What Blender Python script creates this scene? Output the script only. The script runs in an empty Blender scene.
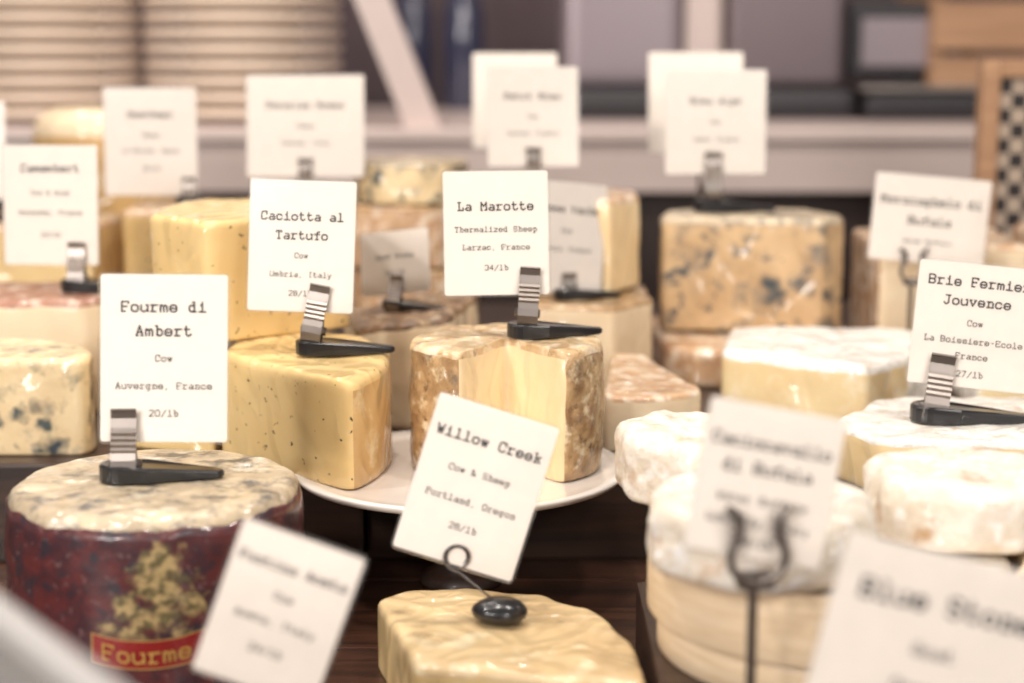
import bpy, bmesh, math, random
from math import sin, cos, pi, radians, atan2, hypot
from mathutils import Vector, Matrix, Euler, noise
random.seed(4)
S = bpy.context.scene
COL = S.collection

# ------------------------------------------------------------------ materials
def new_mat(name):
    m = bpy.data.materials.new(name); m.use_nodes = True
    nt = m.node_tree; b = nt.nodes['Principled BSDF']
    return m, nt, b
def rgba(c): return (c[0], c[1], c[2], 1.0)
def L(r, g, b):
    f = lambda v: ((v/255+.055)/1.055)**2.4 if v/255 > .04045 else v/255/12.92
    return (f(r), f(g), f(b))
def simple(name, col, rough=.5, metal=0, coat=0):
    m, nt, b = new_mat(name)
    b.inputs['Roughness'].default_value = rough
    b.inputs['Metallic'].default_value = metal
    b.inputs['Coat Weight'].default_value = coat
    n = nt.nodes.new('ShaderNodeTexNoise'); n.inputs['Scale'].default_value = 90
    tc = nt.nodes.new('ShaderNodeTexCoord'); nt.links.new(tc.outputs['Object'], n.inputs['Vector'])
    mx = nt.nodes.new('ShaderNodeMix'); mx.data_type = 'RGBA'
    mx.inputs[6].default_value = rgba(col); mx.inputs[7].default_value = rgba([c*.9 for c in col])
    nt.links.new(n.outputs['Fac'], mx.inputs[0]); nt.links.new(mx.outputs[2], b.inputs['Base Color'])
    return m
def cheese(name, c1, c2, scale=40, spots=(), bump=.3, bscale=120, rough=.5, coat=.8, sss=.15, stretch=(1,1,1), wrap=1.0):
    m, nt, b = new_mat(name); N = nt.nodes; K = nt.links
    tc = N.new('ShaderNodeTexCoord'); mp = N.new('ShaderNodeMapping')
    mp.inputs['Scale'].default_value = stretch
    K.new(tc.outputs['Object'], mp.inputs[0]); vec = mp.outputs[0]
    n = N.new('ShaderNodeTexNoise'); n.inputs['Scale'].default_value = scale; n.inputs['Detail'].default_value = 6
    K.new(vec, n.inputs['Vector'])
    r = N.new('ShaderNodeMapRange'); r.inputs[1].default_value = .35; r.inputs[2].default_value = .65
    K.new(n.outputs['Fac'], r.inputs[0])
    mx = N.new('ShaderNodeMix'); mx.data_type = 'RGBA'
    mx.inputs[6].default_value = rgba(c1); mx.inputs[7].default_value = rgba(c2)
    K.new(r.outputs[0], mx.inputs[0]); cur = mx.outputs[2]
    for i, (col, kind, sc, lo, hi) in enumerate(spots):
        if kind == 'n':
            t = N.new('ShaderNodeTexNoise'); t.inputs['Scale'].default_value = sc; t.inputs['Detail'].default_value = 5
            t.inputs['Roughness'].default_value = .6
            of = N.new('ShaderNodeVectorMath'); of.inputs[1].default_value = (i*3.7+1, i*1.3, 2.1*i)
            K.new(vec, of.inputs[0]); K.new(of.outputs[0], t.inputs['Vector'])
            out = t.outputs['Fac']; mr = N.new('ShaderNodeMapRange')
            mr.inputs[1].default_value = lo; mr.inputs[2].default_value = hi
            K.new(out, mr.inputs[0]); fac = mr.outputs[0]
        else:
            w = N.new('ShaderNodeTexNoise'); w.inputs['Scale'].default_value = sc*1.6; K.new(vec, w.inputs['Vector'])
            ad = N.new('ShaderNodeVectorMath'); ad.operation = 'MULTIPLY_ADD'
            ad.inputs[1].default_value = (.5/sc*2,)*3
            K.new(w.outputs['Color'], ad.inputs[0]); K.new(vec, ad.inputs[2])
            t = N.new('ShaderNodeTexVoronoi'); t.inputs['Scale'].default_value = sc; K.new(ad.outputs[0], t.inputs['Vector'])
            mr = N.new('ShaderNodeMapRange'); mr.inputs[1].default_value = hi; mr.inputs[2].default_value = lo
            K.new(t.outputs['Distance'], mr.inputs[0])
            g = N.new('ShaderNodeTexNoise'); g.inputs['Scale'].default_value = sc*.35; K.new(vec, g.inputs['Vector'])
            gr = N.new('ShaderNodeMapRange'); gr.inputs[1].default_value = .36; gr.inputs[2].default_value = .46
            K.new(g.outputs['Fac'], gr.inputs[0])
            mu = N.new('ShaderNodeMath'); mu.operation = 'MULTIPLY'
            K.new(mr.outputs[0], mu.inputs[0]); K.new(gr.outputs[0], mu.inputs[1]); fac = mu.outputs[0]
        m2 = N.new('ShaderNodeMix'); m2.data_type = 'RGBA'; K.new(fac, m2.inputs[0])
        K.new(cur, m2.inputs[6]); m2.inputs[7].default_value = rgba(col); cur = m2.outputs[2]
    K.new(cur, b.inputs['Base Color'])
    b.inputs['Roughness'].default_value = rough
    b.inputs['Coat Weight'].default_value = coat; b.inputs['Coat Roughness'].default_value = .12
    b.inputs['Coat IOR'].default_value = 1.55
    b.inputs['Subsurface Weight'].default_value = sss
    b.inputs['Subsurface Radius'].default_value = (.01, .006, .003); b.inputs['Subsurface Scale'].default_value = .5
    bn = N.new('ShaderNodeTexNoise'); bn.inputs['Scale'].default_value = bscale; bn.inputs['Detail'].default_value = 5
    K.new(vec, bn.inputs['Vector'])
    bp = N.new('ShaderNodeBump'); bp.inputs['Strength'].default_value = bump; bp.inputs['Distance'].default_value = .003
    K.new(bn.outputs['Fac'], bp.inputs['Height']); K.new(bp.outputs[0], b.inputs['Normal'])
    if wrap:   # cling film: broad soft folds plus a few sharp crease lines, on the clear coat only
        mp2 = N.new('ShaderNodeMapping'); mp2.inputs['Scale'].default_value = (1, 1, .6); mp2.inputs['Rotation'].default_value = (.6, .5, .4)
        K.new(tc.outputs['Object'], mp2.inputs[0])
        wn = N.new('ShaderNodeTexNoise'); wn.inputs['Scale'].default_value = 20; wn.inputs['Detail'].default_value = 1.0; wn.inputs['Distortion'].default_value = .9
        K.new(mp2.outputs[0], wn.inputs['Vector'])
        s1 = N.new('ShaderNodeMath'); s1.operation = 'SUBTRACT'; s1.inputs[1].default_value = .5; K.new(wn.outputs['Fac'], s1.inputs[0])
        s2 = N.new('ShaderNodeMath'); s2.operation = 'ABSOLUTE'; K.new(s1.outputs[0], s2.inputs[0])
        wb = N.new('ShaderNodeBump'); wb.inputs['Strength'].default_value = wrap; wb.inputs['Distance'].default_value = .024; wb.invert = True
        K.new(s2.outputs[0], wb.inputs['Height']); K.new(wb.outputs[0], b.inputs['Coat Normal'])
    return m
def wood(name, c1, c2, rough=.45, sc=6, axis=(1, 14, 14), coat=.1):
    m, nt, b = new_mat(name); N = nt.nodes; K = nt.links
    tc = N.new('ShaderNodeTexCoord'); mp = N.new('ShaderNodeMapping'); mp.inputs['Scale'].default_value = axis
    K.new(tc.outputs['Object'], mp.inputs[0])
    n = N.new('ShaderNodeTexNoise'); n.inputs['Scale'].default_value = sc; n.inputs['Detail'].default_value = 8
    n.inputs['Distortion'].default_value = .6
    K.new(mp.outputs[0], n.inputs['Vector'])
    r = N.new('ShaderNodeMapRange'); r.inputs[1].default_value = .3; r.inputs[2].default_value = .7
    K.new(n.outputs['Fac'], r.inputs[0])
    mx = N.new('ShaderNodeMix'); mx.data_type = 'RGBA'; mx.inputs[6].default_value = rgba(c1); mx.inputs[7].default_value = rgba(c2)
    K.new(r.outputs[0], mx.inputs[0]); K.new(mx.outputs[2], b.inputs['Base Color'])
    b.inputs['Roughness'].default_value = rough; b.inputs['Coat Weight'].default_value = coat
    bp = N.new('ShaderNodeBump'); bp.inputs['Strength'].default_value = .2; bp.inputs['Distance'].default_value = .002
    K.new(n.outputs['Fac'], bp.inputs['Height']); K.new(bp.outputs[0], b.inputs['Normal'])
    return m

M_card = simple('card_paper', L(250, 240, 230), .55)
M_ink = simple('typewriter_ink', L(30, 25, 25), .7)
M_black = simple('black_plastic', (.012, .012, .014), .28, coat=.3)
M_steel = simple('clip_steel', (.25, .22, .20), .36, 1.0)
M_wire = simple('wire_dark_steel', (.18, .17, .17), .3, 1.0)
M_white = simple('white_china', L(240, 231, 222), .2, coat=.5)
def film_mat(name='laminate_film', rough=.14, haze=.06, ior=1.28):
    m = bpy.data.materials.new(name); m.use_nodes = True; nt = m.node_tree; N = nt.nodes; K = nt.links
    for n in list(N):
        if n.type != 'OUTPUT_MATERIAL': N.remove(n)
    out = [n for n in N if n.type == 'OUTPUT_MATERIAL'][0]
    t = N.new('ShaderNodeBsdfTransparent'); t.inputs[0].default_value = (.99, .99, .985, 1)
    g = N.new('ShaderNodeBsdfGlossy'); g.inputs['Roughness'].default_value = rough
    d = N.new('ShaderNodeBsdfDiffuse'); d.inputs[0].default_value = (.85, .82, .79, 1)
    fr = N.new('ShaderNodeFresnel'); fr.inputs[0].default_value = ior
    a = N.new('ShaderNodeMixShader'); K.new(fr.outputs[0], a.inputs[0]); K.new(t.outputs[0], a.inputs[1]); K.new(g.outputs[0], a.inputs[2])
    b = N.new('ShaderNodeMixShader'); b.inputs[0].default_value = haze; K.new(a.outputs[0], b.inputs[1]); K.new(d.outputs[0], b.inputs[2])
    K.new(b.outputs[0], out.inputs[0]); return m
M_film = film_mat()

M_blue_cut = cheese('blue_cheese_paste', L(238, 216, 172), L(226, 199, 154), 30,
    [(L(200, 181, 144), 'n', 60, .54, .66), (L(78, 86, 84), 'v', 48, .14, .42), (L(46, 58, 66), 'v', 28, .10, .32)], bump=.2)
M_blue_brown = cheese('aged_blue_rind', L(212, 181, 138), L(188, 155, 114), 30,
    [(L(146, 130, 110), 'n', 40, .52, .66), (L(64, 72, 76), 'v', 34, .14, .44), (L(84, 86, 86), 'n', 60, .58, .67)], bump=.3)
M_blue_rind = cheese('blue_cheese_rind', L(214, 195, 164), L(176, 158, 132), 45,
    [(L(100, 96, 90), 'n', 50, .50, .66), (L(236, 225, 204), 'n', 38, .58, .72)], bump=.7, coat=.55)
M_truf = cheese('truffle_cheese_paste', L(237, 206, 146), L(229, 194, 130), 14,
    [(L(72, 58, 40), 'v', 110, .08, .19)], bump=.05, sss=.2)
M_truf_r = cheese('truffle_cheese_rind', L(220, 181, 120), L(200, 160, 104), 24, [(L(236, 215, 170), 'n', 30, .56, .7)], bump=.2)
M_ripe = cheese('sheep_cheese_paste', L(241, 218, 176), L(232, 203, 155), 16, [(L(212, 176, 122), 'n', 22, .62, .8)], bump=.06)
M_ripe_r = cheese('sheep_cheese_rind', L(198, 163, 117), L(150, 114, 77), 60,
    [(L(228, 207, 170), 'n', 70, .53, .66), (L(98, 70, 46), 'n', 100, .56, .7), (L(128, 106, 82), 'n', 40, .58, .70)], bump=.7)
M_ripe_t = cheese('sheep_cheese_top', L(224, 196, 152), L(194, 159, 116), 50,
    [(L(238, 221, 190), 'n', 60, .50, .64), (L(138, 106, 74), 'n', 90, .58, .72)], bump=.7)
M_pale = cheese('semi_soft_paste', L(241, 222, 190), L(233, 209, 173), 16, bump=.05)
M_wash = cheese('washed_rind', L(212, 176, 138), L(188, 146, 110), 45, [(L(238, 221, 198), 'n', 70, .48, .62), (L(142, 102, 74), 'n', 90, .60, .72)], bump=.6)
M_brown = cheese('basket_rind', L(140, 104, 72), L(82, 60, 44), 60, [(L(198, 172, 136), 'n', 80, .5, .66)], bump=1.0, bscale=90, stretch=(1, 2.2, 1), coat=.4)
M_bloom = cheese('bloomy_white_rind', L(245, 240, 233), L(234, 227, 217), 45,
    [(L(202, 180, 152), 'n', 60, .58, .72)], bump=1.0, bscale=100, coat=.7)
M_bloom_tan = cheese('bloomy_tan_rind', L(242, 234, 222), L(226, 213, 193), 32,
    [(L(190, 150, 106), 'n', 38, .55, .70), (L(250, 246, 240), 'n', 70, .54, .66)], bump=1.0, bscale=90, coat=.5)
M_brie = cheese('brie_paste', L(243, 221, 174), L(235, 207, 156), 14, [(L(251, 239, 212), 'n', 30, .54, .70)], bump=.08, sss=.3)
M_red = cheese('red_brushed_rind', L(182, 132, 108), L(144, 98, 80), 40, [(L(222, 197, 178), 'n', 60, .5, .62)], bump=.6, coat=.4)
M_willow_top = cheese('pressed_rind', L(222, 195, 148), L(198, 170, 126), 16, [(L(236, 219, 182), 'n', 30, .56, .70), (L(152, 128, 94), 'n', 26, .60, .76)], bump=.25, bscale=80, coat=.65)
M_willow_cut = cheese('firm_paste', L(237, 209, 153), L(226, 194, 135), 16, [(L(184, 148, 94), 'v', 80, .05, .14)], bump=.08)

M_table = wood('dark_walnut', L(90, 58, 42), L(46, 31, 25), .32, 5)
M_riser = wood('riser_walnut', L(70, 48, 36), L(40, 28, 23), .45, 7)
M_boxwood = wood('poplar_box', L(238, 215, 183), L(222, 194, 156), .6, 9, (3, 3, 30))
M_tan = wood('tan_oak', L(180, 140, 106), L(150, 112, 82), .5, 6)

# ------------------------------------------------------------------ mesh helpers
def obj(name, verts, faces, mats, mi=None, smooth=True, parent=None, loc=None):
    me = bpy.data.meshes.new(name); me.from_pydata([tuple(v) for v in verts], [], faces)
    for m in (mats if isinstance(mats, (list, tuple)) else [mats]): me.materials.append(m)
    if mi: me.polygons.foreach_set('material_index', mi)
    if smooth: me.polygons.foreach_set('use_smooth', [True]*len(me.polygons))
    me.update(); o = bpy.data.objects.new(name, me); COL.objects.link(o)
    bm = bmesh.new(); bm.from_mesh(me); bmesh.ops.recalc_face_normals(bm, faces=bm.faces); bm.to_mesh(me); bm.free()
    if parent: o.parent = parent
    if loc: o.location = loc
    return o
def empty(name, loc=(0, 0, 0), rz=0):
    e = bpy.data.objects.new(name, None); COL.objects.link(e); e.location = loc; e.rotation_euler = (0, 0, rz)
    e.empty_display_size = .02; return e
def box(name, lo, hi, mat, bev=.002, parent=None, rot=None, seg=2):
    c = [(lo[i]+hi[i])/2 for i in range(3)]; s = [hi[i]-lo[i] for i in range(3)]
    bm = bmesh.new(); bmesh.ops.create_cube(bm, size=1)
    bmesh.ops.scale(bm, vec=s, verts=bm.verts)
    if bev: bmesh.ops.bevel(bm, geom=list(bm.edges), offset=bev, segments=seg, affect='EDGES', profile=.7)
    me = bpy.data.meshes.new(name); bm.to_mesh(me); bm.free(); me.materials.append(mat)
    o = bpy.data.objects.new(name, me); COL.objects.link(o); o.location = c
    if rot: o.rotation_euler = rot
    if parent: o.parent = parent
    return o
def lathe(name, prof, mat, seg=64, loc=(0, 0, 0), parent=None, closed=False):
    V = []; F = []; n = len(prof)
    for i in range(seg):
        a = 2*pi*i/seg
        for r, z in prof: V.append((r*cos(a), r*sin(a), z))
    for i in range(seg):
        j = (i+1) % seg
        for k in range(n if closed else n-1):
            k2 = (k+1) % n
            F.append((i*n+k, j*n+k, j*n+k2, i*n+k2))
    return obj(name, V, F, mat, parent=parent, loc=loc)
def tube(name, pts, r, mat, parent=None, seg=10):
    cu = bpy.data.curves.new(name, 'CURVE'); cu.dimensions = '3D'; cu.bevel_depth = r; cu.bevel_resolution = 3; cu.use_fill_caps = True
    sp = cu.splines.new('POLY'); sp.points.add(len(pts)-1)
    for p, q in zip(sp.points, pts): p.co = (q[0], q[1], q[2], 1)
    o = bpy.data.objects.new(name+'_c', cu); COL.objects.link(o)
    me = bpy.data.meshes.new_from_object(o); bpy.data.objects.remove(o)
    me.materials.clear(); me.materials.append(mat)
    me.polygons.foreach_set('use_smooth', [True]*len(me.polygons))
    o = bpy.data.objects.new(name, me); COL.objects.link(o)
    if parent: o.parent = parent
    return o
def arc(cx, cy, r, a0, a1, n=24):
    return [(cx+r*cos(radians(a0+(a1-a0)*i/n)), cy+r*sin(radians(a0+(a1-a0)*i/n))) for i in range(n+1)]

def slab(name, segs, z0, h, mats, bev=.004, amp=.001, ns=40, kernel=None, step=.0035, smooth=2, bulge=0, tilt=(0, 0), bbev=None, topamp=None, parent=None):
    """segs: list of (tag, [(x,y)...]) polylines joined into a closed outline, tag 'r' rind or 'c' cut face."""
    P = []; T = []
    for si, (t, ps) in enumerate(segs):
        nxt = segs[(si+1) % len(segs)][1][0]
        line = list(ps)
        if hypot(line[-1][0]-nxt[0], line[-1][1]-nxt[1]) > 1e-6: line.append(nxt)
        for a, b in zip(line[:-1], line[1:]):
            d = hypot(b[0]-a[0], b[1]-a[1]); k = max(1, int(d/step+.5))
            for i in range(k):
                P.append(Vector((a[0]+(b[0]-a[0])*i/k, a[1]+(b[1]-a[1])*i/k))); T.append(t)
    n = len(P)
    for _ in range(smooth): P = [(P[i-1]+P[i]*2+P[(i+1) % n])/4 for i in range(n)]
    K = Vector(kernel) if kernel else sum(P, Vector((0, 0)))/n
    if bbev is None: bbev = bev*.5
    rows = []
    for k in range(3): a = pi/2*k/3; rows.append((bbev*(1-sin(a)), bbev*(1-cos(a))))
    m = max(5, int((h-bev-bbev)/step*.8)); m = min(m, 26)
    for k in range(m+1): rows.append((0, bbev+(h-bev-bbev)*k/m))
    ntop = len(rows)
    for k in range(1, 5): a = pi/2*k/4; rows.append((bev*(1-cos(a)), h-bev+bev*sin(a)))
    if topamp is None: topamp = amp
    V = []; seed = Vector((random.random()*50, random.random()*50, random.random()*50))
    def disp(x, y, z, rad, kz, kr):
        q = Vector((x, y, z))*ns+seed
        v = noise.noise(q)*.7+noise.noise(q*2.3)*.3
        w = noise.noise(q+Vector((9, 3, 5)))*.7+noise.noise(q*2.7)*.3
        return (x+rad[0]*v*kr, y+rad[1]*v*kr, z+w*kz+tilt[0]*x*(z/h)+tilt[1]*y*(z/h))
    for ri, (ins, z) in enumerate(rows):
        for i in range(n):
            d = P[i]-K; L_ = d.length; u = d/L_
            rr = max(L_-ins, .001)
            if T[i] == 'r': rr += bulge*sin(pi*z/h)
            kr = amp if T[i] == 'r' else amp*.35
            f = min(1, z/h*1.2)
            V.append(disp(u[0]*rr, u[1]*rr, z, u, topamp*f if z > 0 else 0, kr))
    rings = 12
    for j in range(1, rings):
        s = 1-j/rings
        for i in range(n):
            d = P[i]-K; L_ = d.length; u = d/L_; rr = max(L_-bev, .001)*s
            V.append(disp(u[0]*rr, u[1]*rr, h, u, topamp, amp*.3*s))
    V.append(disp(0, 0, h, (0, 0), topamp, 0)); ct = len(V)-1
    V.append((0, 0, 0)); cb = len(V)-1
    F = []; MI = []; nr = len(rows)
    for r in range(nr-1+rings-1):
        for i in range(n):
            j = (i+1) % n
            F.append((r*n+i, r*n+j, (r+1)*n+j, (r+1)*n+i))
            if r >= ntop-1: MI.append(0)
            else: MI.append(1 if T[i] == 'r' else 2)
    last = (nr-1+rings-1)*n
    for i in range(n):
        F.append((last+i, last+(i+1) % n, ct)); MI.append(0)
        F.append(((i+1) % n, i, cb)); MI.append(0)
    return obj(name, V, F, list(mats), MI, loc=(K[0], K[1], z0), parent=parent)

# ------------------------------------------------------------------ typewriter lettering
G = {
'a': "16364542 441403123243", 'b': "081812 1526364543322213", 'c': "4536160503123243", 'd': "28383242 3526160503122233",
'e': "04444536160503123243", 'f': "48382722 0646 1232", 'g': "3526160503122233 4636312010", 'h': "081812 1526364542 0222 3242",
'i': "162622 0242 2728", 'j': "2636312010 3738", 'k': "081812 0222 1446 2542", 'l': "182822 0242", 'm': "0602 05162522 25364542",
'n': "061612 1526364542 0222 3242", 'o': "163645433212030516", 'p': "061610 1526364543322213 0020", 'q': "3526160503122233 463630",
'r': "061612 152646 0232", 's': "45361605143443321203", 't': "1813223243 0636", 'u': "0603122243 364642", 'v': "062246 0616 3646",
'w': "0612263246", 'x': "0642 0246", 'y': "0622 4610 0020", 'z': "06460242",
'A': "022842 1434 0212 3242", 'B': "02083847463505 3544433202", 'C': "4738180703123243 4846", 'D': "02082846442202",
'E': "48080242 0535 4847 4243", 'F': "480802 0535 0222 4847", 'G': "47381807031232434525", 'H': "0208 4248 0545", 'I': "1838 2822 1232",
'J': "1848 3833221203", 'K': "0208 0448 1542", 'L': "0828 1812 024244", 'M': "0208254842 0212 3242", 'N': "02084248", 'O': "183847433212030718",
'P': "02083847463505 0222", 'R': "02083847463505 2542 0212", 'S': "473818070615354443321203", 'T': "07084847 2822 1232",
'U': "080312324348", 'V': "082248", 'W': "0812263248", '0': "183847433212030718", '1': "172822 1232", '2': "07183847460242",
'3': "0718384746354443321203", '4': "32380444", '5': "480805354443321203", '6': "4738180703123243443505", '7': "084812",
'8': "183847463515060718 351504031232434435", '9': "4534250706183847433212", '&': "4216071827260403122244", ',': "2211", '/': "0148", '-': "1535", '.': "2223", ' ': ""}
def letters(text, adv, x0, y0, wt=.85):
    u = adv/5.9; Q = []
    for ci, ch in enumerate(text):
        for pl in G.get(ch, "").split():
            pts = [(x0+ci*adv+int(pl[i])*u, y0+(int(pl[i+1])-5)*u) for i in range(0, len(pl)-1, 2)]
            for a, b in zip(pts[:-1], pts[1:]):
                dx, dy = b[0]-a[0], b[1]-a[1]; l = hypot(dx, dy) or 1e-9
                dx, dy = dx/l, dy/l; w = wt*u/2; e = w*.8
                Q.append([(a[0]-dx*e-dy*w, a[1]-dy*e+dx*w), (b[0]+dx*e-dy*w, b[1]+dy*e+dx*w),
                          (b[0]+dx*e+dy*w, b[1]+dy*e-dx*w), (a[0]-dx*e+dy*w, a[1]-dy*e-dx*w)])
    return Q

def plate_mesh(name, w, h, t, rad, mat, parent, M, cy=0):
    pts = []
    for (cx, cz, a0) in ((w/2-rad, h-rad, 0), (-w/2+rad, h-rad, 90), (-w/2+rad, rad, 180), (w/2-rad, rad, 270)):
        for k in range(5):
            a = radians(a0+90*k/4); pts.append((cx+rad*cos(a), cz+rad*sin(a)))
    n = len(pts); V = [(x, cy-t/2, z) for x, z in pts]+[(x, cy+t/2, z) for x, z in pts]
    F = [tuple(range(n)), tuple(range(2*n-1, n-1, -1))]+[(i, (i+1) % n, n+(i+1) % n, n+i) for i in range(n)]
    o = obj(name, V, F, mat, smooth=False, parent=parent); o.matrix_local = M; return o

def strip(name, prof, w, t, mat, parent, M):
    n = len(prof); V = []
    nr = []
    for i in range(n):
        a = prof[max(0, i-1)]; b = prof[min(n-1, i+1)]; d = Vector((b[0]-a[0], b[1]-a[1])).normalized(); nr.append((-d[1], d[0]))
    for sx in (-1, 1):
        for s in (-.5, .5):
            for i in range(n): V.append((sx*w/2, prof[i][0]+nr[i][0]*t*s, prof[i][1]+nr[i][1]*t*s))
    F = []
    for i in range(n-1):
        F += [(i, i+1, n+i+1, n+i), (2*n+i, 3*n+i, 3*n+i+1, 2*n+i+1), (i, 2*n+i, 2*n+i+1, i+1), (n+i, n+i+1, 3*n+i+1, 3*n+i)]
    F += [(0, n, 3*n, 2*n), (n-1, 3*n-1, 4*n-1, 2*n-1)]
    o = obj(name, V, F, mat, smooth=False, parent=parent); o.matrix_local = M; return o

def clip(parent, M, s=1.0, w=.015):
    """sprung steel clip: smooth thumb tab on top, ribbed jaw, coil spring below"""
    rib = [(-.0046, .0105)]
    for k in range(9): rib.append((-.0048-(.0009 if k % 2 else 0)-.00035*k, .009-k*.0017))
    front = [(-.0065, .0215), (-.0046, .0205), (-.0036, .016)]+rib+[(-.0088, -.009), (-.009, -.014), (-.0075, -.0195), (-.004, -.0235), (0, -.0245)]
    back = [(.0035, .0195), (.0016, .017), (.0012, .008), (.0018, 0), (.006, -.008), (.0095, -.015), (.0085, -.021), (.004, -.0245)]
    sc = lambda pr: [(a*s, b*s) for a, b in pr]
    strip('clip_front_jaw', sc(front), w*s, .0012*s, M_steel, parent, M)
    strip('clip_back_jaw', sc(back), w*s*.8, .0012*s, M_steel, parent, M)
    V = []; F = []; n = 16
    for sx in (-1, 1):
        for k in range(n): V.append((sx*w*s*.62, .0005*s+.0032*s*cos(2*pi*k/n), -.012*s+.0032*s*sin(2*pi*k/n)))
    F = [(k, (k+1) % n, n+(k+1) % n, n+k) for k in range(n)]+[tuple(range(n)), tuple(range(n, 2*n))]
    o = obj('clip_spring_barrel', V, F, M_steel, parent=parent); o.matrix_local = M

def foot(parent, ang=0, s=1.0, dx=0):
    out = arc(-.004, 0, .012, 90, 270, 10)+[(.012, -.013)]+arc(.052, 0, .006, -90, 90, 8)+[(.012, .013)]
    n = len(out); V = []
    def th(x): return max(.0045, .011-.12*max(0, x)) if x > 0 else .011
    for lev in range(4):
        for (x, y) in out:
            ins = (.0012, 0, 0, .0014)[lev]; f = 1-ins/max(hypot(x-.02, y), .003)
            X, Y = .02+(x-.02)*f, y*f
            z = (0, .001, th(x)-.0012, th(x))[lev]
            V.append((X*s, Y*s, z*s))
    F = [(l*n+i, l*n+(i+1) % n, (l+1)*n+(i+1) % n, (l+1)*n+i) for l in range(3) for i in range(n)]
    F += [tuple(range(n)), tuple(range(3*n, 4*n))]
    o = obj('foot', V, F, M_black, smooth=False, parent=parent)
    o.matrix_local = Matrix.Translation((dx, 0, 0)) @ Matrix.Rotation(ang, 4, 'Z')

def sign(base, w, h, lines, hold='wedge', yaw=0, lean=8, roll=0, hb=.034, dx=0, footang=0, s=1.0, ta=.0057, sa=.0036, name='cheese_price_sign', fdx=0, clipdx=0, js=1.0, crot=0, cz=0):
    e = empty(name, base, radians(yaw))
    M = Matrix.Translation((dx, 0, hb)) @ Matrix.Rotation(radians(-lean), 4, 'X') @ Matrix.Rotation(radians(roll), 4, 'Y')
    plate_mesh('card', w-.003, h-.003, .0008, .002, M_card, e, M @ Matrix.Translation((0, 0, .0015)))
    plate_mesh('laminate', w, h, .0018, .004, M_film, e, M)
    Q = []
    for (txt, f, kind) in lines:
        adv = ta if kind == 't' else sa
        Q += letters(txt, adv, -len(txt)*adv/2+adv*.12, h*(1-f), 1.1 if kind == 't' else .9)
    V = []; F = []
    for q in Q:
        k = len(V); V += [(x, -.0006, z) for x, z in q]; F.append((k, k+1, k+2, k+3))
    if V:
        me = bpy.data.meshes.new('lettering'); me.from_pydata(V, [], F); me.materials.append(M_ink)
        o = bpy.data.objects.new('lettering', me); COL.objects.link(o); o.parent = e; o.matrix_local = M
    hc = hb+cz
    if hold == 'wedge':
        clip(e, Matrix.Translation((clipdx, 0, hb)) @ Matrix.Rotation(radians(-lean), 4, 'X') @ Matrix.Rotation(radians(crot), 4, 'Y'), s)
        foot(e, radians(footang), s, dx=clipdx)
        tube('neck', [(clipdx, .001, .009*s), (clipdx, .001, max(hb-.02*s, .010*s))], .003*s, M_steel, e)
    elif hold == 'pebble':
        bm = bmesh.new(); bmesh.ops.create_uvsphere(bm, u_segments=28, v_segments=16, radius=1)
        for v in bm.verts:
            q = v.co.copy(); k = 1+.06*noise.noise(q*1.3)
            v.co = Vector((q.x*.0175*k, q.y*.014*k, q.z*.0085*k+.0083))
        me = bpy.data.meshes.new('pebble'); bm.to_mesh(me); bm.free(); me.materials.append(M_black)
        me.polygons.foreach_set('use_smooth', [True]*len(me.polygons))
        o = bpy.data.objects.new('pebble', me); COL.objects.link(o); o.parent = e; o.location = (fdx, 0, 0)
        cx, zc, R = clipdx, hb+.006, .0085
        pts = [(fdx, 0, .014), (fdx*.8+cx*.2, -.002, .017), (fdx*.2+cx*.8-.004, -.004, zc-R*1.05)]
        for k in range(0, 38):
            a = -pi*.6-k*2*pi/17; r = R*(1-.010*k)
            pts.append((cx+r*cos(a), -.0028+.0001*k, zc+r*sin(a)))
        tube('wire_coil', pts, .0007, M_wire, e)
    elif hold == 'rod':
        lathe('stand_foot', [(0, 0), (.02, 0), (.021, .002), (.018, .004), (.003, .006), (0, .006)], M_steel, 32, (clipdx, .002, 0), e)
        tube('rod', [(clipdx, .002, .004), (clipdx, .002, hc-.016*js)], .0022*js, M_steel, e)
        for sx in (-1, 1):
            prof = [(.001, -.017), (.006, -.0155), (.0105, -.011), (.0118, -.005), (.0098, .001), (.0078, .006), (.0082, .011), (.011, .0145), (.0135, .0155)]
            pts = [(clipdx+sx*x*js, -.0045-.001*js, hc+z*js) for x, z in prof]
            tube('jaw_arm', pts, .0018*js, M_steel, e)
            for q in (.001, .0045, .008, .0115):
                tube('jaw_rib', [(clipdx+sx*.006*js, -.0055, hc+q*js), (clipdx+sx*.0118*js, -.0055, hc+(q+.001)*js)], .0012*js, M_steel, e)
        box('clamp_block', (clipdx-.0075*js, -.006, hc-.020*js), (clipdx+.0075*js, .005, hc-.0135*js), M_steel, .002, e)
    return e

# ------------------------------------------------------------------ counter, risers, plate
def planks(name, x0, x1, y0, y1, z0, z1, mat, n):
    e = empty(name)
    for i in range(n):
        a = y0+(y1-y0)*i/n; b = y0+(y1-y0)*(i+1)/n
        box('plank_%d' % (i+1), (x0, a+.0006, z0), (x1, b-.0006, z1), mat, .0015, e)
    return e
planks('display_counter', -1.3, 1.3, .35, 2.12, -.04, 0, M_table, 12)
box('counter_cabinet', (-1.25, .40, -.9), (1.25, 2.08, -.04), M_riser, .004)
box('display_riser', (-.75, 1.275, 0), (-.115, 2.1, .08), M_riser, .003)
box('display_riser', (-.113, 1.285, 0), (.198, 2.1, .08), M_riser, .003)
box('display_riser', (.2, 1.135, 0), (.85, 2.1, .08), M_riser, .003)
box('serving_board', (.082, .85, 0), (.33, 1.085, .048), M_riser, .004)

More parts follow.
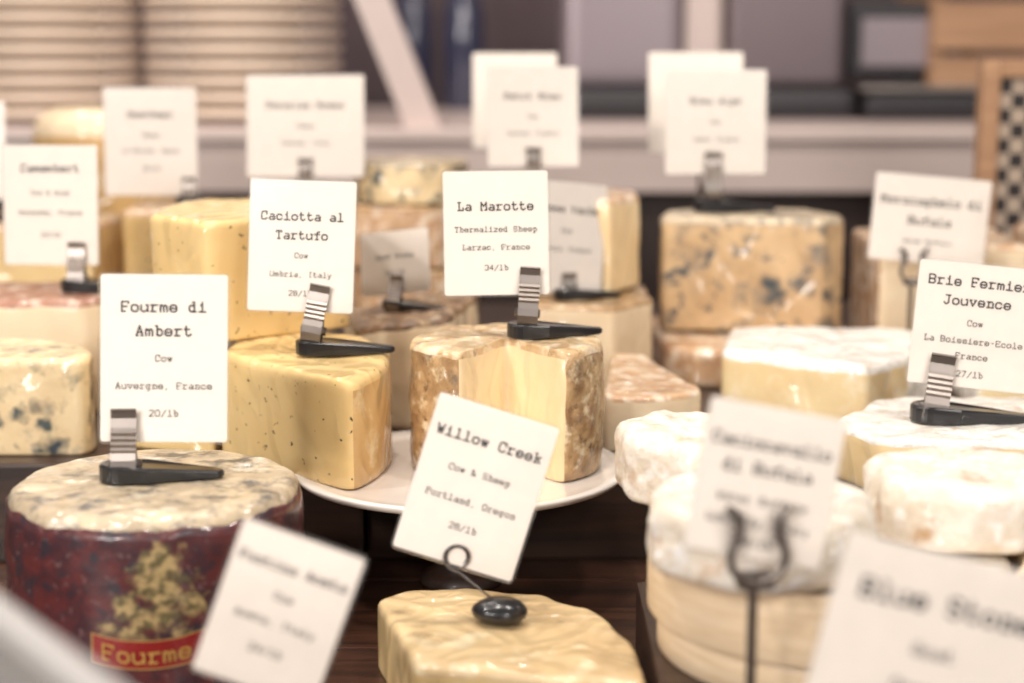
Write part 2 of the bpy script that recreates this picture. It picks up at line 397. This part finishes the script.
cs = empty('cake_stand', (-.0385, 1.229, 0))
lathe('plate', [(0, .0802), (.04, .0802), (.1, .0812), (.12, .085), (.123, .0885), (.1215, .0905), (.112, .0885), (.1, .0868), (0, .0868)], M_white, 96, parent=cs)
lathe('pedestal', [(0, 0), (.030, 0), (.031, .004), (.024, .01), (.015, .02), (.013, .045), (.02, .066), (.04, .08), (0, .08)], M_riser, 48, parent=cs)
ZP = .0874

# ------------------------------------------------------------------ cheeses
fw = empty('wrapped_blue_cheese_wheel', (-.226, 1.05, 0))
slab('cheese', [('r', arc(0, 0, .0905, 0, 360, 90)[:-1])], 0, .126, (M_blue_rind, M_blue_rind, M_blue_cut), bev=.009, amp=.0018, ns=45, parent=fw)
def wrapper():
    m, nt, b = new_mat('printed_wrapper'); N = nt.nodes; K = nt.links
    uv = N.new('ShaderNodeUVMap')
    sep = N.new('ShaderNodeSeparateXYZ'); K.new(uv.outputs[0], sep.inputs[0])
    def nz(sc, det=4):
        n = N.new('ShaderNodeTexNoise'); n.inputs['Scale'].default_value = sc; n.inputs['Detail'].default_value = det; K.new(uv.outputs[0], n.inputs['Vector']); return n.outputs['Fac']
    def math_(op, a, b_=None, c=None):
        n = N.new('ShaderNodeMath'); n.operation = op
        for i, v in enumerate((a, b_, c)):
            if v is None: continue
            if isinstance(v, (int, float)): n.inputs[i].default_value = v
            else: K.new(v, n.inputs[i])
        return n.outputs[0]
    def mr(v, a, b_):
        n = N.new('ShaderNodeMapRange'); n.inputs[1].default_value = a; n.inputs[2].default_value = b_; K.new(v, n.inputs[0]); return n.outputs[0]
    def mix(f, a, c):
        n = N.new('ShaderNodeMix'); n.data_type = 'RGBA'; K.new(f, n.inputs[0])
        if isinstance(a, tuple): n.inputs[6].default_value = rgba(a)
        else: K.new(a, n.inputs[6])
        if isinstance(c, tuple): n.inputs[7].default_value = rgba(c)
        else: K.new(c, n.inputs[7])
        return n.outputs[2]
    base = mix(mr(nz(60), .4, .6), L(90, 38, 38), L(62, 32, 38))
    base = mix(mr(nz(80), .52, .66), base, L(44, 38, 46))
    base = mix(mr(nz(150), .6, .74), base, L(112, 84, 82))
    x, z = sep.outputs[0], sep.outputs[1]
    dx = math_('DIVIDE', math_('SUBTRACT', x, .020), math_('ADD', .013, math_('MULTIPLY', math_('SUBTRACT', .112, z), .42)))
    dz = math_('DIVIDE', math_('SUBTRACT', z, .081), .033)
    r = math_('MAXIMUM', math_('MULTIPLY', dx, dx), math_('MULTIPLY', dz, dz))
    r = math_('ADD', r, math_('MULTIPLY', math_('SUBTRACT', nz(75, 5), .45), 5.5))
    gold = mix(mr(nz(130, 3), .42, .58), L(96, 86, 56), L(172, 148, 102))
    base = mix(mr(r, 1.2, .4), base, gold)
    zc = .0435
    bx = math_('ABSOLUTE', math_('SUBTRACT', x, .012)); bz = math_('ABSOLUTE', math_('SUBTRACT', math_('SUBTRACT', z, zc), math_('MULTIPLY', math_('MULTIPLY', bx, bx), 4.0)))
    outer = math_('MULTIPLY', mr(bx, .0345, .0335), mr(bz, .0092, .0088))
    inner = math_('MULTIPLY', mr(bx, .0335, .0325), mr(bz, .0084, .0079))
    base = mix(outer, base, L(168, 132, 74)); base = mix(inner, base, L(132, 26, 24))
    K.new(base, b.inputs['Base Color']); b.inputs['Roughness'].default_value = .4; b.inputs['Coat Weight'].default_value = .4
    bp = N.new('ShaderNodeBump'); bp.inputs['Strength'].default_value = .6; bp.inputs['Distance'].default_value = .004
    K.new(nz(30), bp.inputs['Height']); K.new(bp.outputs[0], b.inputs['Normal'])
    return m
def wrap_shell(parent, R, H):
    n = 120; rows = 18; V = []; F = []; U = []
    for i in range(n+1):
        a = 2*pi*i/n; top = H+.004*noise.noise(Vector((cos(a)*3, sin(a)*3, 0)))+.002*noise.noise(Vector((cos(a)*12, sin(a)*12, 4)))
        for k in range(rows+1):
            z = top*k/rows; rr = R+.0012*noise.noise(Vector((cos(a)*5, sin(a)*5, z*60)))-(.0025*(k/rows)**8)
            V.append((rr*sin(a), rr*cos(a), z)); U.append((-(a-pi)*R, z))
    for i in range(n):
        for k in range(rows): F.append((i*(rows+1)+k, (i+1)*(rows+1)+k, (i+1)*(rows+1)+k+1, i*(rows+1)+k+1))
    me = bpy.data.meshes.new('wrapper'); me.from_pydata(V, [], F)
    ul = me.uv_layers.new(name='UVMap')
    for l in me.loops: ul.data[l.index].uv = U[l.vertex_index]
    me.materials.append(wrapper()); me.polygons.foreach_set('use_smooth', [True]*len(me.polygons))
    o = bpy.data.objects.new('wrapper', me); COL.objects.link(o); o.parent = parent
    md = o.modifiers.new('t', 'SOLIDIFY'); md.thickness = .0006
    Q = letters('Fourme', .0088, .012-.0262, .0445, .9); V = []; F = []
    for q in Q:
        k = len(V)
        for x, z in q: a = x/R; V.append(((R+.0018)*sin(a), -(R+.0018)*cos(a), z+4*(x-.012)**2-.001))
        F.append((k, k+1, k+2, k+3))
    obj('wrapper_lettering', V, F, simple('gold_print', L(186, 142, 76), .4), parent=parent, smooth=False)
wrap_shell(fw, .0928, .1185)

slab('truffle_cheese_half', [('c', [(-.222, 1.262)]), ('c', [(-.116, 1.165)]), ('r', [(-.110, 1.165), (-.096, 1.20), (-.090, 1.24), (-.094, 1.29)]), ('r', [(-.12, 1.335)]), ('c', [(-.21, 1.36)])],
     ZP, .082, (M_truf, M_truf_r, M_truf), bev=.007, amp=.0022, ns=28, tilt=(0, .03), smooth=7)
slab('truffle_cheese_half', [('c', [(-.31, 1.33), (-.232, 1.30)]), ('r', [(-.228, 1.46), (-.31, 1.47)])], .08, .087, (M_truf, M_truf_r, M_truf), amp=.001)
slab('truffle_cheese_block', [('c', [(-.285, 1.335)]), ('c', [(-.232, 1.285)]), ('c', [(-.13, 1.36)]), ('r', [(-.15, 1.44), (-.21, 1.48), (-.27, 1.47), (-.29, 1.41)])],
     .1715, .094, (M_truf, M_truf_r, M_truf), bev=.006, amp=.002, smooth=6)

cx, cy, R = -.004, 1.245, .071
slab('ripened_sheep_cheese_wheel', [('r', arc(cx, cy, R, -56, 198, 60)), ('c', [(cx+R*cos(radians(242)), cy+R*sin(radians(242)))]), ('c', [(cx, cy)])], ZP, .096, (M_ripe_t, M_ripe_r, M_ripe),
     bev=.006, amp=.0028, ns=45, kernel=(cx, cy+.008), smooth=4, bulge=.002)
slab('washed_rind_wedge', [('c', [(.072, 1.315)]), ('r', [(.10, 1.305), (.135, 1.315), (.152, 1.335)]), ('c', [(.152, 1.34), (.115, 1.50)]), ('c', [(.09, 1.50)])],
     .08, .045, (M_wash, M_pale, M_pale), bev=.004, amp=.002, smooth=4)
slab('basket_rind_wedge', [('c', [(-.083, 1.385), (-.05, 1.40)]), ('r', [(-.03, 1.50), (-.07, 1.55), (-.14, 1.53)]), ('c', [(-.15, 1.50)]), ('c', [(-.13, 1.40)])],
     .08, .09, (M_brown, M_brown, M_pale), bev=.006, amp=.004, ns=60, tilt=(.15, 0))
slab('blue_cheese_half_wheel', [('c', [(-.50, 1.295), (-.335, 1.30)]), ('r', arc(-.415, 1.31, .085, 0, 180, 30))], .08, .077, (M_blue_cut, M_blue_rind, M_blue_cut), bev=.006, amp=.0015)
slab('red_rind_cheese', [('c', [(-.50, 1.45), (-.37, 1.45)]), ('r', arc(-.44, 1.48, .09, -10, 190, 30))], .08, .1, (M_red, M_red, M_pale), bev=.006, amp=.0025)
slab('aged_cheese_wedge', [('c', [(-.60, 1.66), (-.41, 1.66)]), ('r', [(-.41, 1.8), (-.60, 1.82)])], .08, .14, (M_wash, M_wash, M_willow_cut), bev=.006, amp=.002)
slab('aged_cheese_wedge', [('c', [(-.385, 1.68), (-.29, 1.66)]), ('r', [(-.27, 1.8), (-.395, 1.82)])], .08, .155, (M_wash, M_truf_r, M_truf), bev=.006, amp=.002)
slab('aged_cheese_wedge', [('c', [(-.255, 1.7), (-.19, 1.69)]), ('r', [(-.19, 1.8), (-.25, 1.82)])], .08, .17, (M_ripe_r, M_ripe_r, M_pale), bev=.006, amp=.002)
slab('yellow_cheese_wheel', [('r', arc(-.465, 1.98, .085, 0, 360, 60)[:-1])], .08, .245, (M_pale, M_truf_r, M_truf), bev=.03, amp=.002, step=.006)
slab('firm_cheese_round', [('r', arc(-.105, 1.79, .07, 0, 360, 50)[:-1])], .08, .088, (M_ripe_r, M_wash, M_pale), amp=.002)
slab('firm_cheese_round', [('r', arc(-.115, 1.79, .065, 0, 360, 50)[:-1])], .17, .064, (M_ripe_r, M_wash, M_pale), amp=.002)
slab('blue_cheese_round', [('r', arc(-.105, 1.79, .06, 0, 360, 50)[:-1])], .236, .042, (M_blue_rind, M_blue_cut, M_blue_cut), amp=.002)
slab('tall_cheese_wedge', [('c', [(.02, 1.53), (.09, 1.51)]), ('r', [(.13, 1.56), (.13, 1.66), (.02, 1.72)])], .08, .085, (M_ripe_r, M_wash, M_pale), bev=.005, amp=.002)
slab('tall_cheese_wedge', [('c', [(.03, 1.60), (.09, 1.57)]), ('r', [(.122, 1.62), (.12, 1.68), (.02, 1.74), (0, 1.70)])], .168, .088, (M_wash, M_ripe_r, M_ripe), bev=.006, amp=.002)
slab('flat_cheese_half', [('r', [(.145, 1.60), (.17, 1.565), (.24, 1.55), (.33, 1.57)]), ('r', [(.34, 1.75), (.14, 1.77)])], .08, .037, (M_wash, M_wash, M_pale), bev=.008, amp=.0015)
slab('blue_cheese_half_wheel', [('c', [(.147, 1.655), (.30, 1.635)]), ('c', [(.325, 1.66)]), ('r', arc(.235, 1.67, .09, 5, 175, 30))], .1195, .112, (M_blue_rind, M_blue_brown, M_blue_brown), bev=.007, amp=.002)
slab('pale_cheese_block', [('c', [(.36, 1.66), (.50, 1.64)]), ('r', [(.51, 1.8), (.36, 1.8)])], .08, .125, (M_wash, M_wash, M_pale), bev=.006, amp=.002)
slab('pale_cheese_block', [('c', [(.525, 1.62), (.70, 1.60)]), ('r', [(.72, 1.8), (.53, 1.8)])], .08, .13, (M_wash, M_wash, M_pale), bev=.006, amp=.002)
slab('brie_wedge', [('c', [(.178, 1.43)]), ('c', [(.285, 1.345)]), ('r', [(.33, 1.395), (.362, 1.45), (.370, 1.50), (.36, 1.54)]), ('c', [(.20, 1.545)])],
     .08, .062, (M_bloom, M_bloom, M_brie), bev=.008, amp=.0035, ns=40, smooth=6)
slab('brie_wedge', [('c', [(.237, 1.235)]), ('c', [(.262, 1.178), (.52, 1.16)]), ('r', [(.56, 1.30), (.42, 1.335)]), ('c', [(.29, 1.325)])],
     .08, .042, (M_bloom, M_bloom, M_brie), bev=.006, amp=.0032, ns=40, smooth=5)
slab('brie_wedge', [('c', [(.40, 1.44), (.56, 1.40)]), ('r', [(.60, 1.56), (.41, 1.58)])], .08, .08, (M_bloom, M_bloom, M_brie), bev=.006, amp=.002)

wb = empty('round_wooden_cheese_box', (.191, .965, .048))
lathe('lower_band', [(0, 0), (.104, 0), (.105, .001), (.105, .03), (.1, .03), (.1, .003), (0, .003)], M_boxwood, 96, parent=wb)
lathe('upper_band', [(.1055, .024), (.1105, .024), (.111, .025), (.111, .063), (.1105, .064), (.107, .064), (.1055, .063)], M_boxwood, 96, parent=wb, closed=True)
slab('inner_cheese', [('r', arc(0, 0, .099, 0, 360, 80)[:-1])], .004, .056, (M_bloom_tan,)*3, bev=.01, amp=.002, parent=wb)
slab('soft_cheese_round', [('r', arc(.139, .921, .0645, 0, 360, 60)[:-1])], .1125, .040, (M_bloom_tan,)*3, bev=.013, amp=.006, ns=38, topamp=.004)
slab('soft_cheese_round', [('r', arc(.268, .985, .058, 0, 360, 60)[:-1])], .1125, .040, (M_bloom_tan,)*3, bev=.013, amp=.006, ns=38, topamp=.004)
slab('soft_cheese_piece', [('c', [(.072, 1.045)]), ('c', [(.108, 1.005), (.14, 1.015)]), ('r', [(.16, 1.05), (.14, 1.10), (.10, 1.12), (.068, 1.09)])], .1125, .046, (M_bloom_tan, M_bloom_tan, M_bloom_tan), bev=.011, amp=.006, ns=42, topamp=.004)
slab('pressed_cheese_half', [('c', [(-.088, 1.055)]), ('c', [(-.056, .935)]), ('c', [(.03, .915), (.076, .905)]), ('r', [(.074, .97), (.055, 1.03), (.02, 1.062), (-.03, 1.08), (-.07, 1.075)])],
     0, .046, (M_willow_top, M_willow_top, M_willow_cut), bev=.006, amp=.0022, ns=34, smooth=5)

# ------------------------------------------------------------------ signs
sign((-.148, 1.25, .1705), .082, .100, [('Caciotta al', .28, 't'), ('Tartufo', .42, 't'), ('Cow', .57, 's'), ('Umbria, Italy', .71, 's'), ('28/lb', .85, 's')],
     yaw=-4, hb=.030, dx=-.0095, clipdx=.003, footang=12, roll=1.5, crot=10)
sign((.012, 1.245, .184), .080, .094, [('La Marotte', .29, 't'), ('Thermalized Sheep', .47, 's'), ('Larzac, France', .61, 's'), ('34/lb', .77, 's')],
     yaw=3, hb=.030, dx=-.023, clipdx=0, footang=14, roll=-.5, crot=4)
sign((-.243, 1.045, .127), .082, .108, [('Fourme di', .20, 't'), ('Ambert', .34, 't'), ('Cow', .50, 's'), ('Auvergne, France', .66, 's'), ('20/lb', .82, 's')],
     yaw=3, hb=.023, dx=.024, clipdx=0, footang=6, roll=1, s=1.05, ta=.006, sa=.0038)
sign((-.0074, 1.006, .046), .079, .102, [('Willow Creek', .22, 't'), ('Cow & Sheep', .42, 's'), ('Portland, Oregon', .60, 's'), ('28/lb', .76, 's')],
     hold='pebble', roll=17.5, lean=5, hb=.037, dx=-.030, clipdx=-.026, fdx=0, ta=.0056)
sign((.314, 1.235, .1225), .092, .094, [('Brie Fermier', .16, 't'), ('Jouvence', .31, 't'), ('Cow', .48, 's'), ('La Boissiere-Ecole', .62, 's'), ('France', .74, 's'), ('27/lb', .88, 's')],
     yaw=-6, hb=.024, dx=.022, clipdx=0, footang=4, s=1.2, ta=.0062, sa=.0040, roll=5, crot=8)
sign((.120, .812, 0), .073, .078, [('Caciocavallo', .26, 't'), ('di Bufala', .42, 't'), ('Water Buffalo', .62, 's'), ('Lombardy, Italy', .76, 's'), ('24/lb', .89, 's')],
     hold='rod', yaw=8, hb=.147, dx=-.002, clipdx=0, roll=12, ta=.0052, sa=.0036, js=1.2, cz=.010)
sign((-.119, .82, 0), .067, .085, [('Fontina Aosta', .22, 't'), ('Cow', .40, 's'), ('Aosta, Italy', .56, 's'), ('24/lb', .74, 's')], hold='rod', hb=.076, dx=-.013, roll=20, ta=.0044, lean=3, cz=-.014)
sign((.150, .72, 0), .105, .11, [('Blue Stone', .22, 't'), ('Goat', .42, 's'), ('Oregon', .58, 's'), ('26/lb', .74, 's')], hold='rod', hb=.070, dx=.022, roll=14, ta=.008, sa=.005, lean=3)
sign((-.392, 1.50, .181), .088, .108, [('Camembert', .2, 't'), ('Cow & Goat', .4, 's'), ('Normandy, France', .56, 's'), ('22/lb', .74, 's')], yaw=-5, hb=.022, dx=-.016, clipdx=.008, ta=.006, lean=5)
sign((-.325, 1.72, .235), .096, .11, [('Manchego', .25, 't'), ('Sheep', .44, 's'), ('La Mancha, Spain', .58, 's'), ('26/lb', .74, 's')], hb=.010, dx=-.038, hold='wedge', s=.9, clipdx=0, lean=4)
sign((-.21, 1.74, .25), .122, .106, [('Pecorino Rosso', .3, 't'), ('Sheep', .5, 's'), ('Tuscany, Italy', .66, 's'), ('28/lb', .82, 's')], hb=.012, s=.9)
sign((.021, 1.68, .257), .092, .10, [('Petit Bleu', .3, 't'), ('Cow', .5, 's'), ('Savoie, France', .66, 's'), ('30/lb', .82, 's')], hb=.020, s=.9, yaw=4)
sign((.018, 1.86, .08), .094, .105, [('Reblochon', .3, 't'), ('Cow', .5, 's')], hb=.204, dx=-.015, hold='rod')
sign((.199, 1.70, .232), .103, .105, [('Bleu Alps', .3, 't'), ('Cow', .5, 's'), ('Isere, France', .66, 's'), ('28/lb', .82, 's')], hb=.036, yaw=3, dx=.003, s=1.1, lean=4)
sign((.202, 1.84, .08), .104, .11, [('Gorgonzola', .3, 't'), ('Cow', .5, 's')], hb=.20, dx=-.005, hold='rod')
sign((.052, 1.555, .166), .078, .105, [('Tomme Vache', .25, 't'), ('Cow', .44, 's'), ('Savoie, France', .6, 's')], hb=.004, yaw=20, s=.9, roll=7, dx=-.006)
sign((-.10, 1.46, .171), .066, .058, [('Aged Gouda', .4, 's'), ('24/lb', .65, 's')], hb=.012, yaw=-18, lean=16, roll=-8, s=.8)
sign((.378, 1.60, .08), .112, .084, [('Morninghelo di', .3, 't'), ('Bufala', .52, 't'), ('Water Buffalo', .75, 's')], hold='rod', hb=.112, roll=5, ta=.0069, dx=.012, lean=5)
sign((-.555, 1.72, .221), .09, .1, [('Gruyere', .3, 't')], hb=.02)
sign((.50, 1.46, .161), .08, .09, [('Mozzarella', .3, 't')], hb=.03)
sign((.375, 1.08, 0), .08, .06, [('Epoisses', .3, 't'), ('Cow', .5, 's')], hold='rod', hb=.085, dx=.0, roll=3)

M_acr = film_mat('clear_acrylic', .08, .16, 1.5)
M_acr2 = film_mat('acrylic_edge', .15, .4, 1.5)
ac = empty('acrylic_divider', (-.190, .60, 0), radians(-54))
box('panel', (-.12, -.003, 0), (.12, .003, .19), M_acr, .001, ac)
box('base_rail', (-.12, -.012, 0), (.12, .012, .006), M_acr, .001, ac)
box('top_rail', (-.12, -.005, .19), (.12, .005, .197), M_acr2, .001, ac)

# ------------------------------------------------------------------ background
M_ledge = simple('painted_ledge', L(208, 190, 183), .4)
M_dark = simple('dark_cabinet', L(54, 40, 36), .5)
M_wall = simple('mauve_wall', L(94, 79, 82), .8)
M_grey = simple('brushed_grey', L(116, 103, 106), .35, .6)
M_lav = simple('lavender_enamel', L(150, 137, 142), .3, .2)
M_dgrey = simple('charcoal_plastic', L(38, 34, 38), .4)
bc = empty('back_counter')
box('worktop', (-1.8, 2.38, .262), (1.8, 3.15, .28), M_ledge, .004, bc)
box('fascia', (-1.8, 2.395, .19), (1.8, 2.42, .262), M_ledge, .003, bc)
box('cabinet', (-1.78, 2.43, -.9), (1.78, 3.12, .262), M_dark, .004, bc)
box('wall_back', (-3, 3.4, -.9), (3, 3.5, 2.4), M_wall, 0)
box('floor', (-3, -1.5, -.95), (3, 3.5, -.9), simple('floor_tile', L(120, 104, 92), .5), 0)
M_white2 = simple('warm_white_china', L(242, 222, 202), .4)
def stack(x, y, z, n, r):
    prof = [(0, 0)]
    p = .023
    for i in range(n):
        b = i*p
        prof += [(r*.50, b), (r*.55, b+.002), (r*.62, b+.009), (r*.985, b+.0105), (r, b+.012), (r, b+.0195), (r*.985, b+.021), (r*.62, b+.0205), (r*.5, b+.021)]
    prof.append((0, n*p)); return lathe('plate_stack', prof, M_white2, 64, (x, y, z))
stack(-.71, 2.63, .28, 16, .145); stack(-.408, 2.63, .28, 16, .148); stack(-1.03, 2.64, .28, 14, .15)
sb = empty('leaning_panel')
V = []
x0, x1, z0, z1 = -.150, -.30, .28, .66
for (x, z) in ((x0, z0), (x0+.05, z0), (x1+.05, z1), (x1, z1)):
    V += [(x, 2.42, z), (x, 2.46, z)]
obj('panel', V, [(0, 2, 4, 6), (1, 7, 5, 3), (0, 1, 3, 2), (2, 3, 5, 4), (4, 5, 7, 6), (6, 7, 1, 0)], M_ledge, smooth=False, parent=sb)
box('brace', (-.158, 2.46, .28), (-.118, 2.60, .30), M_ledge, .003, sb)
sl = empty('counter_appliance', (.28, 2.8, .28))  # counter machine of unidentified type, simplified to plain housings
box('base', (-.20, -.16, 0), (.25, .14, .045), M_dgrey, .015, sl)
box('left_housing', (-.20, -.08, .046), (-.01, .14, .36), M_lav, .035, sl, seg=5)
box('centre_housing', (-.008, -.06, .046), (.055, .14, .36), M_ledge, .02, sl, seg=4)
box('right_housing', (.058, -.10, .046), (.24, .14, .36), M_grey, .02, sl, seg=4)
sc_ = empty('counter_scale', (.635, 2.7, .28))
box('base', (-.10, -.1, 0), (.10, .1, .04), M_dgrey, .012, sc_)
box('pan', (-.11, -.11, .045), (.11, .11, .052), M_steel, .003, sc_)
box('column', (-.02, .07, .04), (.02, .1, .10), M_dgrey, .004, sc_)
box('display_head', (-.10, .05, .06), (.10, .1, .18), M_dgrey, .012, sc_)
box('screen', (-.08, .046, .08), (.08, .052, .155), M_lav, .002, sc_)
M_gl = simple('bottle_glass', L(58, 60, 82), .1, coat=1)
for i, x in enumerate((-.175, -.085)):
    lathe('glass_bottle', [(0, 0), (.035, 0), (.037, .004), (.037, .16), (.03, .19), (.014, .22), (.013, .29), (.015, .3), (0, .3)], M_gl, 32, (x, 3.05, .28))
cr = empty('wooden_crate', (.86, 2.85, .28))
for k in range(4): box('slat_%d' % (k+1), (-.2, -.14, .02+k*.085), (.2, -.125, .095+k*.085), M_tan, .003, cr)
for sx in (-1, 1): box('post', (sx*.19-.012, -.124, 0), (sx*.19+.012, -.1, .35), M_tan, .003, cr); box('side', (sx*.19-.008, -.1, 0), (sx*.19+.008, .14, .34), M_tan, .003, cr)
box('bottom', (-.19, -.12, 0), (.19, .14, .015), M_tan, .002, cr)
fb = empty('framed_checker_board', (.64, 1.93, .08))
m, nt, b = new_mat('checker_pattern'); tcn = nt.nodes.new('ShaderNodeTexCoord'); ck = nt.nodes.new('ShaderNodeTexChecker')
ck.inputs['Scale'].default_value = 60; ck.inputs[1].default_value = rgba(L(34, 28, 28)); ck.inputs[2].default_value = rgba(L(170, 152, 134))
nt.links.new(tcn.outputs['Object'], ck.inputs[0]); nt.links.new(ck.outputs[0], b.inputs['Base Color'])
box('panel', (-.10, .0, .01), (.14, .012, .28), m, 0, fb)
box('stile_left', (-.115, -.008, 0), (-.095, .02, .30), M_tan, .003, fb); box('stile_right', (.135, -.008, 0), (.155, .02, .30), M_tan, .003, fb)
box('rail_top', (-.095, -.008, .28), (.135, .02, .30), M_tan, .003, fb); box('rail_bottom', (-.095, -.008, 0), (.135, .02, .02), M_tan, .003, fb)

# ------------------------------------------------------------------ lights, world, camera
def area(name, loc, size, power, col, target=None, sy=None):
    l = bpy.data.lights.new(name, 'AREA'); l.energy = power; l.color = col; l.size = size
    if sy: l.shape = 'RECTANGLE'; l.size_y = sy
    o = bpy.data.objects.new(name, l); COL.objects.link(o); o.location = loc
    if target: o.rotation_euler = (Vector(target)-Vector(loc)).to_track_quat('-Z', 'Y').to_euler()
    return o
W1 = (1, .925, .85)
for i, x in enumerate((-.8, -.1, .6)): area('added_highlight_lamp', (x, .95, 1.7), .12, 8.5, W1, (x*.4, 1.3, 0))  # small lamps added overhead for sparkle on the wrap and blurred highlights
for i, (x, y, p) in enumerate(((-1.5, -.7, 15), (-.7, -.9, 12), (.7, -.9, 7), (1.4, -.5, 9))):
    area('added_highlight_lamp', (x, y, 1.45), .16, p, (1, .94, .885), (0, 1.3, .1))  # small lamps added behind the camera for frontal light and glints
area('added_reflection_light', (-1.3, -1.0, .95), .9, 27, (1, .955, .915), (0, 1.3, .15), .5)  # added frontal light, low and wide for streaky reflections on upright cut faces
area('added_reflection_light', (.9, -1.3, .9), .6, 10, (1, .955, .915), (0, 1.3, .15), .5)  # second light added on the customer side, no actual window there
area('ceiling_lamp', (-.5, 2.1, 2.1), 1.4, 26, (1, .91, .84), (-.3, 2.7, .2), .4)
w = bpy.data.worlds.new('World'); S.world = w; w.use_nodes = True
w.node_tree.nodes['Background'].inputs[0].default_value = (1, .92, .89, 1)
w.node_tree.nodes['Background'].inputs[1].default_value = .22
cam = bpy.data.cameras.new('camera'); co = bpy.data.objects.new('camera', cam); COL.objects.link(co)
co.location = (0, 0, .4); co.rotation_euler = (radians(80), 0, 0)
cam.lens = 60; cam.sensor_width = 36; cam.clip_start = .05
cam.dof.use_dof = True; cam.dof.focus_distance = 1.17; cam.dof.aperture_fstop = 3.0
S.camera = co
S.view_settings.view_transform = 'Standard'
